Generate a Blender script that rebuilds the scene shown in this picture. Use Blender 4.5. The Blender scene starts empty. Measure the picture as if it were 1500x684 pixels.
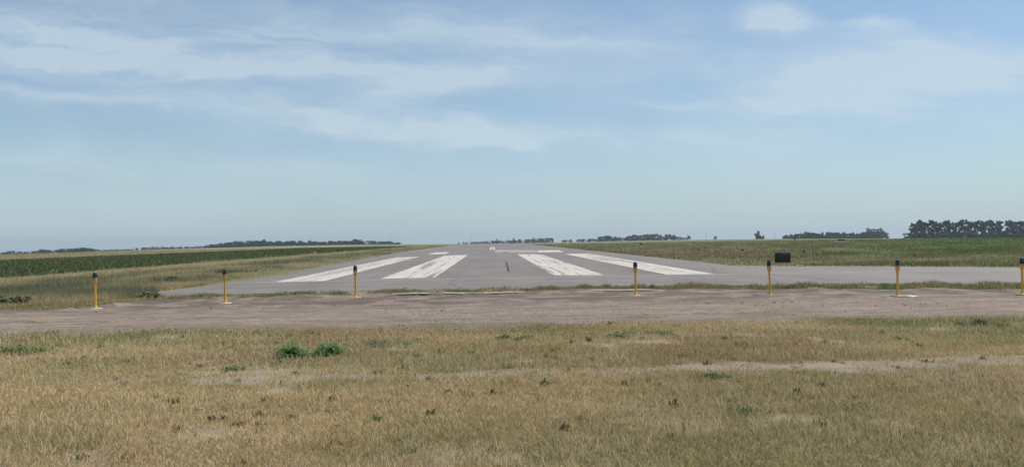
import bpy, math, random
import numpy as np
from mathutils import Vector, Matrix

# ------------------------------------------------------------------ camera
SC = bpy.context.scene
COL = SC.collection
H = 1.4                     # eye height
F = 1120.0                  # focal length in pixels of the 1500 px wide photograph
YAW = math.atan(29/1120); PITCH = 9.55/1120; ROLL = math.atan(0.0155)
fwd = Vector((math.sin(YAW)*math.cos(PITCH), math.cos(YAW)*math.cos(PITCH), math.sin(PITCH)))
rt0 = Vector((math.cos(YAW), -math.sin(YAW), 0)); up0 = rt0.cross(fwd)
rt = rt0*math.cos(ROLL) - up0*math.sin(ROLL); up = up0*math.cos(ROLL) + rt0*math.sin(ROLL)
cam_d = bpy.data.cameras.new('camera'); cam = bpy.data.objects.new('camera', cam_d); COL.objects.link(cam)
M = Matrix((rt, up, -fwd)).transposed().to_4x4(); M.translation = Vector((0, 0, H)); cam.matrix_world = M
cam_d.sensor_width = 36; cam_d.lens = F/1500*36; cam_d.clip_start = 0.05; cam_d.clip_end = 20000
SC.camera = cam

# ------------------------------------------------------------------ light
SUN_EL = math.radians(60); SUN_AZ = math.radians(72)      # azimuth clockwise from the runway axis (+Y)
EXPOSURE = 0.50
SC.view_settings.view_transform = 'Standard'; SC.view_settings.look = 'None'
SC.view_settings.gamma = 1; SC.view_settings.use_curve_mapping = False; SC.view_settings.exposure = EXPOSURE
sd = bpy.data.lights.new('sun', 'SUN'); so = bpy.data.objects.new('sun', sd); COL.objects.link(so)
sd.energy = 2.6; sd.angle = math.radians(0.6); sd.color = (1, .93, .82)
sv = Vector((math.sin(SUN_AZ)*math.cos(SUN_EL), math.cos(SUN_AZ)*math.cos(SUN_EL), math.sin(SUN_EL)))
so.rotation_euler = sv.to_track_quat('Z', 'Y').to_euler()

class NT:
    def __init__(s, nt): s.nt = nt; s.N = nt.nodes; s.L = nt.links
    def n(s, t, **k):
        nd = s.N.new(t)
        for a, b in k.items(): setattr(nd, a, b)
        return nd
    def put(s, sock, v):
        if isinstance(v, bpy.types.NodeSocket): s.L.new(v, sock)
        else: sock.default_value = v
    def m(s, op, a, b=0.0, c=0.0, clamp=False):
        nd = s.n('ShaderNodeMath', operation=op, use_clamp=clamp)
        s.put(nd.inputs[0], a); s.put(nd.inputs[1], b)
        if op in ('MULTIPLY_ADD',): s.put(nd.inputs[2], c)
        return nd.outputs[0]
    def noise(s, vec, scale, detail=4, rough=.55, dist=0.0):
        nd = s.n('ShaderNodeTexNoise'); s.put(nd.inputs['Vector'], vec)
        nd.inputs['Scale'].default_value = scale; nd.inputs['Detail'].default_value = detail
        nd.inputs['Roughness'].default_value = rough; nd.inputs['Distortion'].default_value = dist
        return nd.outputs['Fac']
    def ramp(s, f, lo, hi, a=0.0, b=1.0):
        nd = s.n('ShaderNodeMapRange'); nd.interpolation_type = 'SMOOTHSTEP'
        s.put(nd.inputs[0], f); nd.inputs[1].default_value = lo; nd.inputs[2].default_value = hi
        nd.inputs[3].default_value = a; nd.inputs[4].default_value = b
        return nd.outputs[0]
    def mix(s, f, a, b, mode='MIX'):
        nd = s.n('ShaderNodeMix', data_type='RGBA', blend_type=mode)
        s.put(nd.inputs[0], f); s.put(nd.inputs[6], rgba(a)); s.put(nd.inputs[7], rgba(b))
        return nd.outputs[2]
    def xyz(s, x, y, z):
        nd = s.n('ShaderNodeCombineXYZ')
        for i, v in enumerate((x, y, z)): s.put(nd.inputs[i], v)
        return nd.outputs[0]
    def scale(s, vec, sc):
        nd = s.n('ShaderNodeVectorMath', operation='MULTIPLY'); s.put(nd.inputs[0], vec); nd.inputs[1].default_value = sc
        return nd.outputs[0]
def rgba(c):
    if isinstance(c, bpy.types.NodeSocket): return c
    return tuple(c) + (1,) if len(c) == 3 else c

# ------------------------------------------------------------------ sky (Nishita and thin cirrus, laid out by direction)
W = bpy.data.worlds.new('World'); SC.world = W; W.use_nodes = True
w = NT(W.node_tree); w.N.clear()
sky = w.n('ShaderNodeTexSky'); sky.sky_type = 'NISHITA'; sky.sun_disc = False
sky.sun_elevation = SUN_EL; sky.sun_rotation = SUN_AZ
sky.altitude = 400; sky.air_density = 1.0; sky.dust_density = 1.6; sky.ozone_density = 2.0
tc = w.n('ShaderNodeTexCoord'); sp = w.n('ShaderNodeSeparateXYZ'); w.L.new(tc.outputs['Generated'], sp.inputs[0])
dx, dy, dz = sp.outputs
yy = w.m('MAXIMUM', dy, 0.08)
U = w.m('DIVIDE', dx, yy); V = w.m('DIVIDE', dz, yy)
nw = w.noise(w.xyz(w.m('MULTIPLY', U, 1.0), w.m('MULTIPLY', V, 2.2), 0.3), 5.0, 5, .6)
nw2 = w.noise(w.xyz(w.m('MULTIPLY', U, 1.0), w.m('MULTIPLY', V, 2.2), 7.3), 4.2, 5, .6)
Uw = w.m('ADD', U, w.m('MULTIPLY', w.m('SUBTRACT', nw, .5), .17))
Vw = w.m('ADD', V, w.m('MULTIPLY', w.m('SUBTRACT', nw2, .5), .085))
def P(px, py): return ((px-721)/F, (352-.0155*(px-721)-py)/F)
blobs = [  # px, py, rx, ry, angle (deg, up to the right), amount
 (240, 85, 290, 42, -4, .8), (560, 70, 330, 50, -8, .38), (330, 158, 260, 12, -4, .55), (590, 190, 210, 15, -5, 1.1),
 (640, 130, 170, 22, 12, .75), (450, 110, 240, 8, 3, .5), (60, 60, 160, 60, 0, .5), (100, 235, 130, 22, -3, .45),
 (740, 215, 70, 10, -8, .45), (800, 60, 280, 45, -10, .35),
 (1310, 118, 210, 42, 8, 1.35), (1130, 152, 110, 13, -4, 1.0), (1420, 95, 120, 30, 4, .5), (1155, 38, 38, 18, -12, 1.2),
 (1290, 48, 45, 10, 3, .6), (975, 145, 40, 7, -15, .6), (1050, 205, 170, 18, 0, .4), (1450, 175, 70, 14, 0, .45),
 (1000, 250, 400, 30, 0, .22), (1060, 105, 60, 8, 5, .25), (300, 255, 330, 26, 2, .22),
 (90, 90, 260, 70, 0, .2), (1380, 120, 230, 60, 5, .35), (900, 40, 320, 40, -5, .2), (700, 200, 260, 30, -4, .3), (200, 290, 700, 40, 0, .2)]
tot = None
for px, py, rx, ry, an, am in blobs:
    cu, cv = P(px, py); ca, sa = math.cos(math.radians(an)), math.sin(math.radians(an))
    du = w.m('SUBTRACT', Uw, cu); dv = w.m('SUBTRACT', Vw, cv)
    a = w.m('ADD', w.m('MULTIPLY', du, ca*F/rx), w.m('MULTIPLY', dv, sa*F/rx))
    b = w.m('ADD', w.m('MULTIPLY', du, -sa*F/ry), w.m('MULTIPLY', dv, ca*F/ry))
    q = w.m('ADD', w.m('MULTIPLY', a, a), w.m('MULTIPLY', b, b))
    g = w.m('MULTIPLY', w.m('EXPONENT', w.m('MULTIPLY', q, -.9)), am)
    tot = g if tot is None else w.m('ADD', tot, g)
# fine drawn-out fibres, slanted
su = w.m('ADD', w.m('MULTIPLY', Uw, 1.0), w.m('MULTIPLY', Vw, .6)); svv = w.m('SUBTRACT', w.m('MULTIPLY', Vw, 6.5), w.m('MULTIPLY', Uw, -.7))
fib = w.noise(w.xyz(su, svv, 1.1), 3.6, 9, .62, .35)
fib2 = w.noise(w.xyz(w.m('MULTIPLY', Uw, 1.3), w.m('MULTIPLY', Vw, 5), 4.1), 9, 6, .65)
fm = w.m('MULTIPLY', w.ramp(fib, .24, .76, .2, 1.25), w.ramp(fib2, .2, .8, .75, 1.2))
front = w.ramp(dy, .1, .35)
cl = w.m('MULTIPLY', w.m('MULTIPLY', tot, fm), front)
# thin veil elsewhere
veil = w.ramp(w.noise(w.xyz(w.m('MULTIPLY', dx, 1.5), w.m('MULTIPLY', dy, 1.5), w.m('MULTIPLY', dz, 5)), 1.6, 6, .6, .3), .3, .75, .12, .55)
cl = w.m('MINIMUM', w.m('ADD', cl, w.m('MULTIPLY', veil, .62)), .95)
hz = w.m('POWER', w.m('SUBTRACT', 1.0, w.m('MAXIMUM', dz, 0.0)), 9.0)
SKY_S = 0.085
skyc = w.mix(1.0, sky.outputs[0], (.80, .95, 1.0), 'MULTIPLY')
cloudc = (5.0, 5.9, 6.5)
c1 = w.mix(w.m('MULTIPLY', hz, .8), skyc, (4.0, 5.1, 5.75))
c2 = w.mix(w.m('MULTIPLY', cl, .74), c1, cloudc)
bg = w.n('ShaderNodeBackground'); w.L.new(c2, bg.inputs[0]); bg.inputs[1].default_value = SKY_S
wo = w.n('ShaderNodeOutputWorld'); w.L.new(bg.outputs[0], wo.inputs[0])

SC.cycles.volume_bounces = 0
SC.cycles.max_bounces = 5; SC.cycles.transparent_max_bounces = 12

# ------------------------------------------------------------------ helpers
rng = np.random.default_rng(7); random.seed(7)
def G(px, py, h=0.0):
    """photograph pixel -> point on the level ground at height h"""
    d = fwd + rt*((px-750)/F) - up*((py-342)/F)
    t = (h-H)/d.z
    return (d.x*t, d.y*t)
def raydir(px, py):
    d = fwd + rt*((px-750)/F) - up*((py-342)/F); return d
DIPX = [-400, 0, 100, 200, 300, 400, 500, 600, 680, 720, 800, 900, 1000, 1150, 1300, 1400, 1500, 1900]
DIPY = [9, 8.7, 7.5, 5.7, 4.6, 3.6, 3.2, 4, 4.8, 5.0, 4.8, 4, 3.8, 4.2, 5.6, 6.3, 6.8, 7.5]
def Zraw(px, D):
    s = np.interp(px, DIPX, DIPY)/F
    zf = H - s*D; k = .22
    q = -k*np.log1p(np.exp(-np.clip(zf/k, -400, 60))) 
    t = np.clip((D-70)/110, 0, 1); return q*t*t*(3-2*t)
def Z(x, y):
    x = np.asarray(x, float); y = np.asarray(y, float)
    D = np.hypot(x, y); px = 721 + F*x/np.maximum(y, 1.0)
    px = np.where(y > 0, np.clip(px, -400, 1900), np.where(x < 0, -400, 1900))
    gen = Zraw(px, D); cen = Zraw(np.full_like(D, 720.), np.maximum(y, 0))
    t = np.clip((np.abs(x)-16)/60, 0, 1); t = t*t*(3-2*t)
    return cen*(1-t)+gen*t
def vnoise(x, y, s=1.0, seed=0):
    x = np.asarray(x)*s + seed*17.31; y = np.asarray(y)*s + seed*7.77
    xi = np.floor(x).astype(np.int64); yi = np.floor(y).astype(np.int64); fx = x-xi; fy = y-yi
    fx = fx*fx*(3-2*fx); fy = fy*fy*(3-2*fy)
    def h(a, b):
        v = (a*374761393 + b*668265263 + seed*1442695) & 0x7fffffff
        v = ((v ^ (v >> 13))*1274126177) & 0x7fffffff
        return ((v ^ (v >> 16)) & 0xffff)/65535.0
    return (h(xi, yi)*(1-fx)+h(xi+1, yi)*fx)*(1-fy)+(h(xi, yi+1)*(1-fx)+h(xi+1, yi+1)*fx)*fy
def fbm(x, y, s=1.0, seed=0, o=4):
    r = 0; a = .5; t = 0
    for i in range(o): r = r + a*vnoise(x, y, s*2**i, seed+i*3); t += a; a *= .5
    return r/t

def tag(o, label=None, cat=None, group=None, kind=None):
    if label: o['label'] = label
    if cat: o['category'] = cat
    if group: o['group'] = group
    if kind: o['kind'] = kind
    return o
def empty(name, loc, rz=0):
    o = bpy.data.objects.new(name, None); COL.objects.link(o); o.location = loc; o.rotation_euler = (0, 0, rz); o.empty_display_size = .1
    return o
def meshnp(name, v, loops, starts, totals, mat, parent=None, col=None, smooth=False):
    me = bpy.data.meshes.new(name); v = np.asarray(v, np.float32)
    me.vertices.add(len(v)); me.vertices.foreach_set('co', v.ravel())
    me.loops.add(len(loops)); me.loops.foreach_set('vertex_index', np.asarray(loops, np.int32))
    me.polygons.add(len(starts)); me.polygons.foreach_set('loop_start', np.asarray(starts, np.int32))
    me.polygons.foreach_set('loop_total', np.asarray(totals, np.int32))
    if smooth: me.polygons.foreach_set('use_smooth', np.ones(len(starts), bool))
    if col is not None:
        at = me.color_attributes.new('Col', 'FLOAT_COLOR', 'POINT')
        c4 = np.ones((len(v), 4), np.float32); c4[:, :3] = col; at.data.foreach_set('color', c4.ravel())
    me.update(calc_edges=True)
    me.materials.append(mat)
    o = bpy.data.objects.new(name, me); COL.objects.link(o); o.parent = parent
    return o
def meshpy(name, v, f, mat, parent=None, smooth=False, col=None):
    loops = [i for q in f for i in q]; tot = [len(q) for q in f]; st = np.concatenate([[0], np.cumsum(tot)[:-1]])
    return meshnp(name, v, loops, st, tot, mat, parent, col, smooth)
def lathe(prof, n=20, c=(0, 0, 0)):
    v = []; f = []
    for r, z in prof:
        for k in range(n):
            a = 2*math.pi*k/n; v.append((c[0]+r*math.cos(a), c[1]+r*math.sin(a), c[2]+z))
    for i in range(len(prof)-1):
        for k in range(n):
            f.append((i*n+k, i*n+(k+1) % n, (i+1)*n+(k+1) % n, (i+1)*n+k))
    f.append(tuple(reversed(range(n)))); f.append(tuple((len(prof)-1)*n+k for k in range(n)))
    return v, f
def box(x0, x1, y0, y1, z0, z1, bev=0.0, base=0):
    if bev <= 0:
        v = [(x, y, z) for z in (z0, z1) for x, y in ((x0, y0), (x1, y0), (x1, y1), (x0, y1))]
        f = [(3, 2, 1, 0), (4, 5, 6, 7), (0, 1, 5, 4), (1, 2, 6, 5), (2, 3, 7, 6), (3, 0, 4, 7)]
        return v, [tuple(i+base for i in q) for q in f]
    v = []; f = []; b = bev
    rings = [(z0, b), (z0+b, 0), (z1-b, 0), (z1, b)]
    for z, i in rings:
        v += [(x0+i+b, y0+i, z), (x1-i-b, y0+i, z), (x1-i, y0+i+b, z), (x1-i, y1-i-b, z), (x1-i-b, y1-i, z), (x0+i+b, y1-i, z), (x0+i, y1-i-b, z), (x0+i, y0+i+b, z)]
    for r in range(3):
        for k in range(8): f.append((r*8+k, r*8+(k+1) % 8, r*8+8+(k+1) % 8, r*8+8+k))
    f.append(tuple(reversed(range(8)))); f.append(tuple(range(24, 32)))
    return v, [tuple(i+base for i in q) for q in f]
def tube(pts, rad, n=6):
    v = []; f = []
    for i, p in enumerate(pts):
        p = Vector(p); d = (Vector(pts[min(i+1, len(pts)-1)])-Vector(pts[max(i-1, 0)])).normalized()
        a = d.orthogonal().normalized(); b = d.cross(a)
        for k in range(n):
            t = 2*math.pi*k/n; v.append(tuple(p+(a*math.cos(t)+b*math.sin(t))*rad[i]))
    for i in range(len(pts)-1):
        for k in range(n): f.append((i*n+k, i*n+(k+1) % n, (i+1)*n+(k+1) % n, (i+1)*n+k))
    f.append(tuple(range(n-1, -1, -1))); f.append(tuple((len(pts)-1)*n+k for k in range(n)))
    return v, f
class Bag:
    def __init__(s): s.v = []; s.f = []
    def add(s, vf):
        b = len(s.v); s.v += list(vf[0]); s.f += [tuple(i+b for i in q) for q in vf[1]]; return s
    def build(s, name, mat, parent=None, smooth=False): return meshpy(name, s.v, s.f, mat, parent, smooth)

# ------------------------------------------------------------------ materials
def newmat(name):
    m = bpy.data.materials.new(name); m.use_nodes = True; t = NT(m.node_tree); t.N.clear()
    out = t.n('ShaderNodeOutputMaterial'); p = t.n('ShaderNodeBsdfPrincipled'); t.L.new(p.outputs[0], out.inputs[0])
    p.inputs['Roughness'].default_value = .85; t.p = p; t.out = out
    g = t.n('ShaderNodeNewGeometry'); t.pos = g.outputs['Position']
    oc = t.n('ShaderNodeTexCoord'); t.obj = oc.outputs['Object']
    return m, t
def bump(t, h, strength=.5, dist=.02):
    b = t.n('ShaderNodeBump'); b.inputs['Strength'].default_value = strength; b.inputs['Distance'].default_value = dist
    t.put(b.inputs['Height'], h); t.L.new(b.outputs[0], t.p.inputs['Normal'])
def simple(name, c1, c2, sc=20, rough=.7, metal=0, bm=0.0):
    m, t = newmat(name); n = t.noise(t.obj, sc, 5, .6)
    t.put(t.p.inputs['Base Color'], t.mix(t.ramp(n, .3, .7), c1, c2)); t.p.inputs['Roughness'].default_value = rough; t.p.inputs['Metallic'].default_value = metal
    if bm: bump(t, n, bm, .005)
    return m
def leafmat(name, trans=.3, var=.25):
    m, t = newmat(name)
    a = t.n('ShaderNodeAttribute'); a.attribute_name = 'Col'
    oi = t.n('ShaderNodeObjectInfo')
    hs = t.n('ShaderNodeHueSaturation'); t.L.new(a.outputs['Color'], hs.inputs['Color'])
    t.put(hs.inputs['Value'], t.m('ADD', t.m('MULTIPLY', oi.outputs['Random'], var), 1-var/2))
    t.put(t.p.inputs['Base Color'], hs.outputs[0]); t.p.inputs['Roughness'].default_value = .75
    t.p.inputs['Specular IOR Level'].default_value = .2
    tr = t.n('ShaderNodeBsdfTranslucent'); t.L.new(hs.outputs[0], tr.inputs[0])
    mx = t.n('ShaderNodeMixShader'); mx.inputs[0].default_value = trans
    t.L.new(t.p.outputs[0], mx.inputs[1]); t.L.new(tr.outputs[0], mx.inputs[2]); t.L.new(mx.outputs[0], t.out.inputs[0])
    return m
M_grass = leafmat('grass_blades', .30, 0.0)
M_leaf = leafmat('tree_leaves', .22, .3)
M_bark = simple('bark', (.10, .085, .07), (.16, .14, .12), 8, .9, 0, .5)
M_yellow = simple('yellow_paint', (.88, .44, .055), (.70, .33, .04), 30, .5)
M_plate = simple('base_plate_paint', (.62, .46, .20), (.48, .40, .28), 25, .7)
M_grey = simple('cast_metal', (.22, .21, .19), (.32, .30, .26), 40, .5, .4)
M_lens, t = newmat('dark_lens_glass'); t.p.inputs['Base Color'].default_value = (.012, .022, .024, 1); t.p.inputs['Roughness'].default_value = .14
M_black = simple('black_paint', (.012, .012, .015), (.022, .02, .024), 12, .6)
M_frame = simple('dark_frame', (.03, .03, .033), (.045, .04, .04), 12, .5)
M_white = simple('white_weathered', (.75, .73, .68), (.6, .57, .5), 18, .7)
M_red = simple('faded_red_paint', (.30, .10, .06), (.22, .09, .06), 20, .7)
M_wood = simple('grey_weathered_wood', (.13, .12, .11), (.2, .18, .16), 6, .9)
M_stone = simple('stone', (.30, .26, .22), (.42, .38, .33), 14, .9, 0, .6)
M_clod = simple('soil_clod', (.20, .15, .12), (.30, .24, .20), 9, .95, 0, .6)

# open ground: dry grass, thatch and soil; pasture colours further out
M_ground, t = newmat('ground_cover')
sx = t.n('ShaderNodeSeparateXYZ'); t.L.new(t.pos, sx.inputs[0]); X, Y, Zc = sx.outputs
n1 = t.noise(t.pos, .35, 5, .6); n2 = t.noise(t.scale(t.pos, (1, 1.6, 1)), 2.2, 6, .65); n3 = t.noise(t.pos, 45, 4, .7)
nf = t.noise(t.scale(t.pos, (.35, 1, 1)), .035, 6, .6); nf2 = t.noise(t.scale(t.pos, (.25, 1, 1)), .012, 5, .55)
near = t.mix(t.ramp(n2, .35, .68), (.32, .235, .14), (.42, .325, .195))
near = t.mix(t.ramp(n1, .5, .75, 0, .5), near, (.24, .225, .12))
near = t.mix(t.ramp(n3, .35, .7, 0, .6), near, (.17, .13, .085))
far = t.mix(t.ramp(nf, .38, .62), (.14, .15, .055), (.24, .195, .10))
far = t.mix(t.ramp(nf2, .45, .68), far, (.105, .15, .045))
leftm = t.ramp(X, -60, -46, 1, 0)
far = t.mix(t.m('MULTIPLY', leftm, .85), far, t.mix(t.ramp(nf, .3, .7), (.27, .24, .135), (.22, .215, .115)))
rightm = t.ramp(t.m('SUBTRACT', t.m('MULTIPLY', X, 1.0), t.m('MULTIPLY', Y, .12)), 18, 60)
far = t.mix(t.m('MULTIPLY', rightm, .7), far, t.mix(t.ramp(nf, .3, .7), (.105, .145, .035), (.155, .15, .05)))
d = t.m('SQRT', t.m('ADD', t.m('MULTIPLY', X, X), t.m('MULTIPLY', Y, Y)))
t.put(t.p.inputs['Base Color'], t.mix(t.ramp(d, 16, 34), near, far))
bump(t, t.m('ADD', n2, t.m('MULTIPLY', n3, .4)), .8, .04)

# pavement
M_asph, t = newmat('weathered_asphalt')
a1 = t.noise(t.scale(t.pos, (1, .3, 1)), .35, 7, .68); a2 = t.noise(t.pos, 60, 3, .7); a3 = t.noise(t.scale(t.pos, (.12, 1.2, 1)), .8, 4, .6)
sx = t.n('ShaderNodeSeparateXYZ'); t.L.new(t.pos, sx.inputs[0]); X, Y, Zc = sx.outputs
c = t.mix(t.ramp(a1, .3, .7), (.165, .140, .124), (.245, .210, .184))
c = t.mix(t.ramp(a2, .35, .75, 0, .45), c, (.15, .137, .137))
c = t.mix(t.ramp(a3, .5, .72, 0, .5), c, (.29, .26, .235))
a5 = t.noise(t.scale(t.pos, (1.5, .25, 1)), .9, 6, .7, .6); c = t.mix(t.ramp(a5, .56, .70, 0, .5), c, (.14, .122, .113))
a6 = t.n('ShaderNodeTexVoronoi', feature='DISTANCE_TO_EDGE'); t.put(a6.inputs['Vector'], t.scale(t.pos, (1, .7, 1))); a6.inputs['Scale'].default_value = .22; c = t.mix(t.ramp(a6.outputs['Distance'], 0, .012, .4, 0), c, (.07, .06, .055))
# pale transverse seam and lane seams lengthwise
wob = t.m('MULTIPLY', t.m('SUBTRACT', t.noise(t.pos, .6, 3), .5), .5)
def seam(coord, pos, wd): return t.ramp(t.m('ABSOLUTE', t.m('SUBTRACT', t.m('ADD', coord, wob), pos)), wd*.4, wd, 1, 0)
c = t.mix(t.m('MULTIPLY', seam(Y, 28.2, .35), .5), c, (.34, .31, .28))
for yy_ in (47.5, 39.5, 61.0): c = t.mix(t.m('MULTIPLY', seam(Y, yy_, .35), .55), c, (.13, .12, .12))
for xx_ in (-6.1, -1.4, 6.3): c = t.mix(t.m('MULTIPLY', seam(X, xx_, .09), .45), c, (.14, .13, .13))
c = t.mix(t.ramp(t.m('ABSOLUTE', X), 9.6, 12.2, 0, .35), c, (.27, .245, .22))
t.put(t.p.inputs['Base Color'], c); bump(t, a2, .3, .006); t.p.inputs['Roughness'].default_value = .8

def paintmat(name, wear, along=True):
    m, t = newmat(name)
    v = t.scale(t.pos, (3.4, .035, 1))
    a = t.noise(v, 1.6, 6, .68); b = t.noise(t.scale(t.pos, (1.4, .12, 1)), 2.6, 6, .75)
    lf = t.noise(t.scale(t.pos, (.5, .05, 1)), 1.0, 3, .5)
    msk = t.ramp(t.m('ADD', t.m('ADD', t.m('MULTIPLY', a, .62), t.m('MULTIPLY', b, .38)), t.m('MULTIPLY', t.m('SUBTRACT', lf, .5), .30)), wear-.03, wear+.06)
    t.put(t.p.inputs['Base Color'], t.mix(t.ramp(b, .3, .7), (.66, .61, .54), (.46, .42, .37)))
    tr = t.n('ShaderNodeBsdfTransparent'); mx = t.n('ShaderNodeMixShader'); t.L.new(msk, mx.inputs[0])
    t.L.new(tr.outputs[0], mx.inputs[1]); t.L.new(t.p.outputs[0], mx.inputs[2]); t.L.new(mx.outputs[0], t.out.inputs[0])
    return m
M_paint = paintmat('worn_white_paint', .425); M_paint_solid = paintmat('fresh_white_paint', .30)
M_tar = simple('crack_sealant', (.03, .028, .028), (.045, .04, .04), 20, .6)

M_dirt, t = newmat('graded_dirt')
b1 = t.noise(t.scale(t.pos, (.22, 1.8, 1)), 1.5, 7, .72); b2 = t.noise(t.pos, 1.1, 5, .6); b3 = t.noise(t.pos, 38, 4, .75); b4 = t.noise(t.scale(t.pos, (.5, 1, 1)), 9, 5, .7)
c = t.mix(t.ramp(b1, .35, .65), (.235, .172, .128), (.39, .302, .232))
c = t.mix(t.ramp(b2, .5, .75, 0, .5), c, (.205, .152, .115))
c = t.mix(t.ramp(b4, .50, .68, 0, .65), c, (.13, .098, .075))
c = t.mix(t.ramp(b3, .5, .75, 0, .5), c, (.36, .295, .215))
sx = t.n('ShaderNodeSeparateXYZ'); t.L.new(t.pos, sx.inputs[0]); X, Y, Zc = sx.outputs
c = t.mix(t.m('MULTIPLY', t.ramp(Y, 15.2, 17.4, 0, .8), t.ramp(b2, .38, .58)), c, (.135, .10, .08))
c = t.mix(t.m('MULTIPLY', t.ramp(Y, 12.2, 13.1, 1, 0), t.ramp(b2, .3, .6)), c, (.20, .17, .10))
def tread(y0, hw, ph):
    ya = t.m('ADD', Y, t.m('MULTIPLY', t.m('SUBTRACT', t.noise(t.scale(t.pos, (1, 0, 0)), .12, 2), .5), 1.2))
    q = t.m('ABSOLUTE', t.m('SUBTRACT', ya, y0))
    band = t.ramp(q, hw*.8, hw, 1, 0)
    s_ = t.m('SINE', t.m('MULTIPLY', t.m('ADD', X, t.m('MULTIPLY', q, ph)), 52))
    return t.m('MULTIPLY', t.m('MULTIPLY', s_, band), t.m('MULTIPLY', t.ramp(t.noise(t.pos, .5, 3), .4, .6), t.ramp(t.m('ABSOLUTE', t.m('SUBTRACT', X, 1.0)), 2.5, 6, 1, .12)))
tr_ = t.m('ADD', t.m('ADD', tread(13.4, .24, .8), tread(15.2, .24, -.8)), tread(14.3, .2, .5))
c = t.mix(t.m('MULTIPLY', t.ramp(tr_, 0, 1), .4), c, (.36, .31, .27))
t.put(t.p.inputs['Base Color'], c)
bump(t, t.m('ADD', t.m('ADD', b4, t.m('MULTIPLY', b3, .6)), t.m('MULTIPLY', tr_, .35)), .9, .06)

M_gravel, t = newmat('gravel_track')
g2 = t.noise(t.pos, 70, 4, .8); g1 = t.noise(t.scale(t.pos, (.3, 1.5, 1)), 2.2, 5, .6)
c = t.mix(t.ramp(g1, .3, .7), (.30, .235, .16), (.40, .32, .225)); c = t.mix(t.ramp(g2, .45, .7, 0, .5), c, (.20, .155, .11))
t.put(t.p.inputs['Base Color'], c); bump(t, g2, .8, .02)
M_conc = simple('pale_crushed_concrete', (.27, .22, .165), (.38, .33, .26), 7, .9, 0, .4)
M_sand = simple('bare_sand', (.42, .36, .25), (.34, .29, .2), 1.2, .95)
M_cropsoil = simple('crop_soil', (.05, .065, .03), (.075, .085, .04), .3, .95)

# ------------------------------------------------------------------ terrain
def axis(bounds, steps):
    out = [bounds[0]]
    for a, b, s in zip(bounds[:-1], bounds[1:], steps):
        n = max(1, int(round(abs(b-a)/s))); out += list(np.linspace(a, b, n+1)[1:])
    return np.array(out)
YS = axis([-60, 60, 400, 1200, 3000], [10, 6, 20, 75])
XS = axis([-3000, -1200, -300, -76, -16, 16, 76, 300, 1200, 3000], [90, 30, 12, 6, 32, 6, 12, 30, 90])
gx, gy = np.meshgrid(XS, YS); nx = len(XS); ny = len(YS)
v = np.stack([gx.ravel(), gy.ravel(), Z(gx, gy).ravel()], 1)
def gridfaces(nx, ny):
    i, j = np.meshgrid(np.arange(nx-1), np.arange(ny-1)); a = (j*nx+i).ravel()
    return np.stack([a, a+1, a+nx+1, a+nx], 1)
def gridmesh(name, v, nx, ny, mat, smooth=True):
    q = gridfaces(nx, ny); n = len(q)
    return meshnp(name, v, q.ravel(), np.arange(n)*4, np.full(n, 4), mat, smooth=smooth)
tag(gridmesh('ground', v, nx, ny, M_ground), kind='structure')

def sheet(name, poly, z, mat, follow=False, parent=None):
    """flat polygon sheet from world xy outline"""
    vv = [(x, y, z) for x, y in poly]; return meshpy(name, vv, [tuple(range(len(vv)))], mat, parent)

# runway: outline strips between a left and a right edge, one row of quads per Y
def strip(name, ys, xl, xr, z, mat, nxs=1):
    v = []; f = []
    for y in ys:
        a, b = xl(y), xr(y)
        for k in range(nxs+1):
            x = a+(b-a)*k/nxs; v.append((x, y, float(Z(0, y))+z))
    m = nxs+1
    for i in range(len(ys)-1):
        for k in range(nxs): f.append((i*m+k, i*m+k+1, i*m+m+k+1, i*m+m+k))
    return meshpy(name, v, f, mat)
jl = lambda y, s, a: a*(float(fbm(y, s, .7, 5, 4))-.5)
L = [G(294, 420), G(340, 411), G(397, 403), G(469, 391), G(550, 376), G(600, 368)]
lx = [p[0] for p in L]; ly = [p[1] for p in L]
def xl(y): return float(np.interp(y, ly, lx)) + jl(y, 1, .9) if y < 110 else -12.3 + jl(y, 1, .6)
def xr(y):
    if y < 33.5: return 60.
    return 11.6 + jl(y, 9, .5) + max(0, (36.5-y))**2*.5
near_edge = lambda x: float(np.interp(x, [-10.4, -9, -8, -2, 3, 9, 13, 18, 60], [23.5, 21.2, 21.3, 21.9, 22.0, 21.2, 20.7, 20.2, 19.0]))
ys = sorted(set(list(np.arange(36.5, 60, .5)) + [y for y in YS if y >= 60]+list(np.arange(60, 180, 1.5))))
ys = [y for y in ys if y < 1180]
strip('runway', ys, xl, xr, .004, M_asph)
tag(bpy.data.objects['runway'], kind='structure')
# apron and taxiway: near side wavy edge
vs = []; fs = []; rows = 12
xs = list(np.arange(-9.8, 60.1, .4))
def top_edge(x):
    if x < -9.3: return float(np.interp(x, [-10.0, -9.6, -9.3], [23.5, 27.5, 36.5]))
    if x <= 11.4: return 36.5
    if x < 13.2: return float(np.interp(x, [11.4, 13.2], [36.5, 34.9]))
    return float(np.interp(x, [13.2, 16, 22, 60], [34.9, 33.4, 29.2, 24])) + jl(x, 3, .6)
for x in xs:
    a = near_edge(x)+jl(x, 4, .7); b = max(top_edge(x), a+.05)
    for r in range(rows+1): vs.append((x, a+(b-a)*r/rows, .004))
m = rows+1
for i in range(len(xs)-1):
    for r in range(rows): fs.append((i*m+r, (i+1)*m+r, (i+1)*m+r+1, i*m+r+1))
tag(meshpy('taxiway', vs, fs, M_asph), kind='structure')

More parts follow.
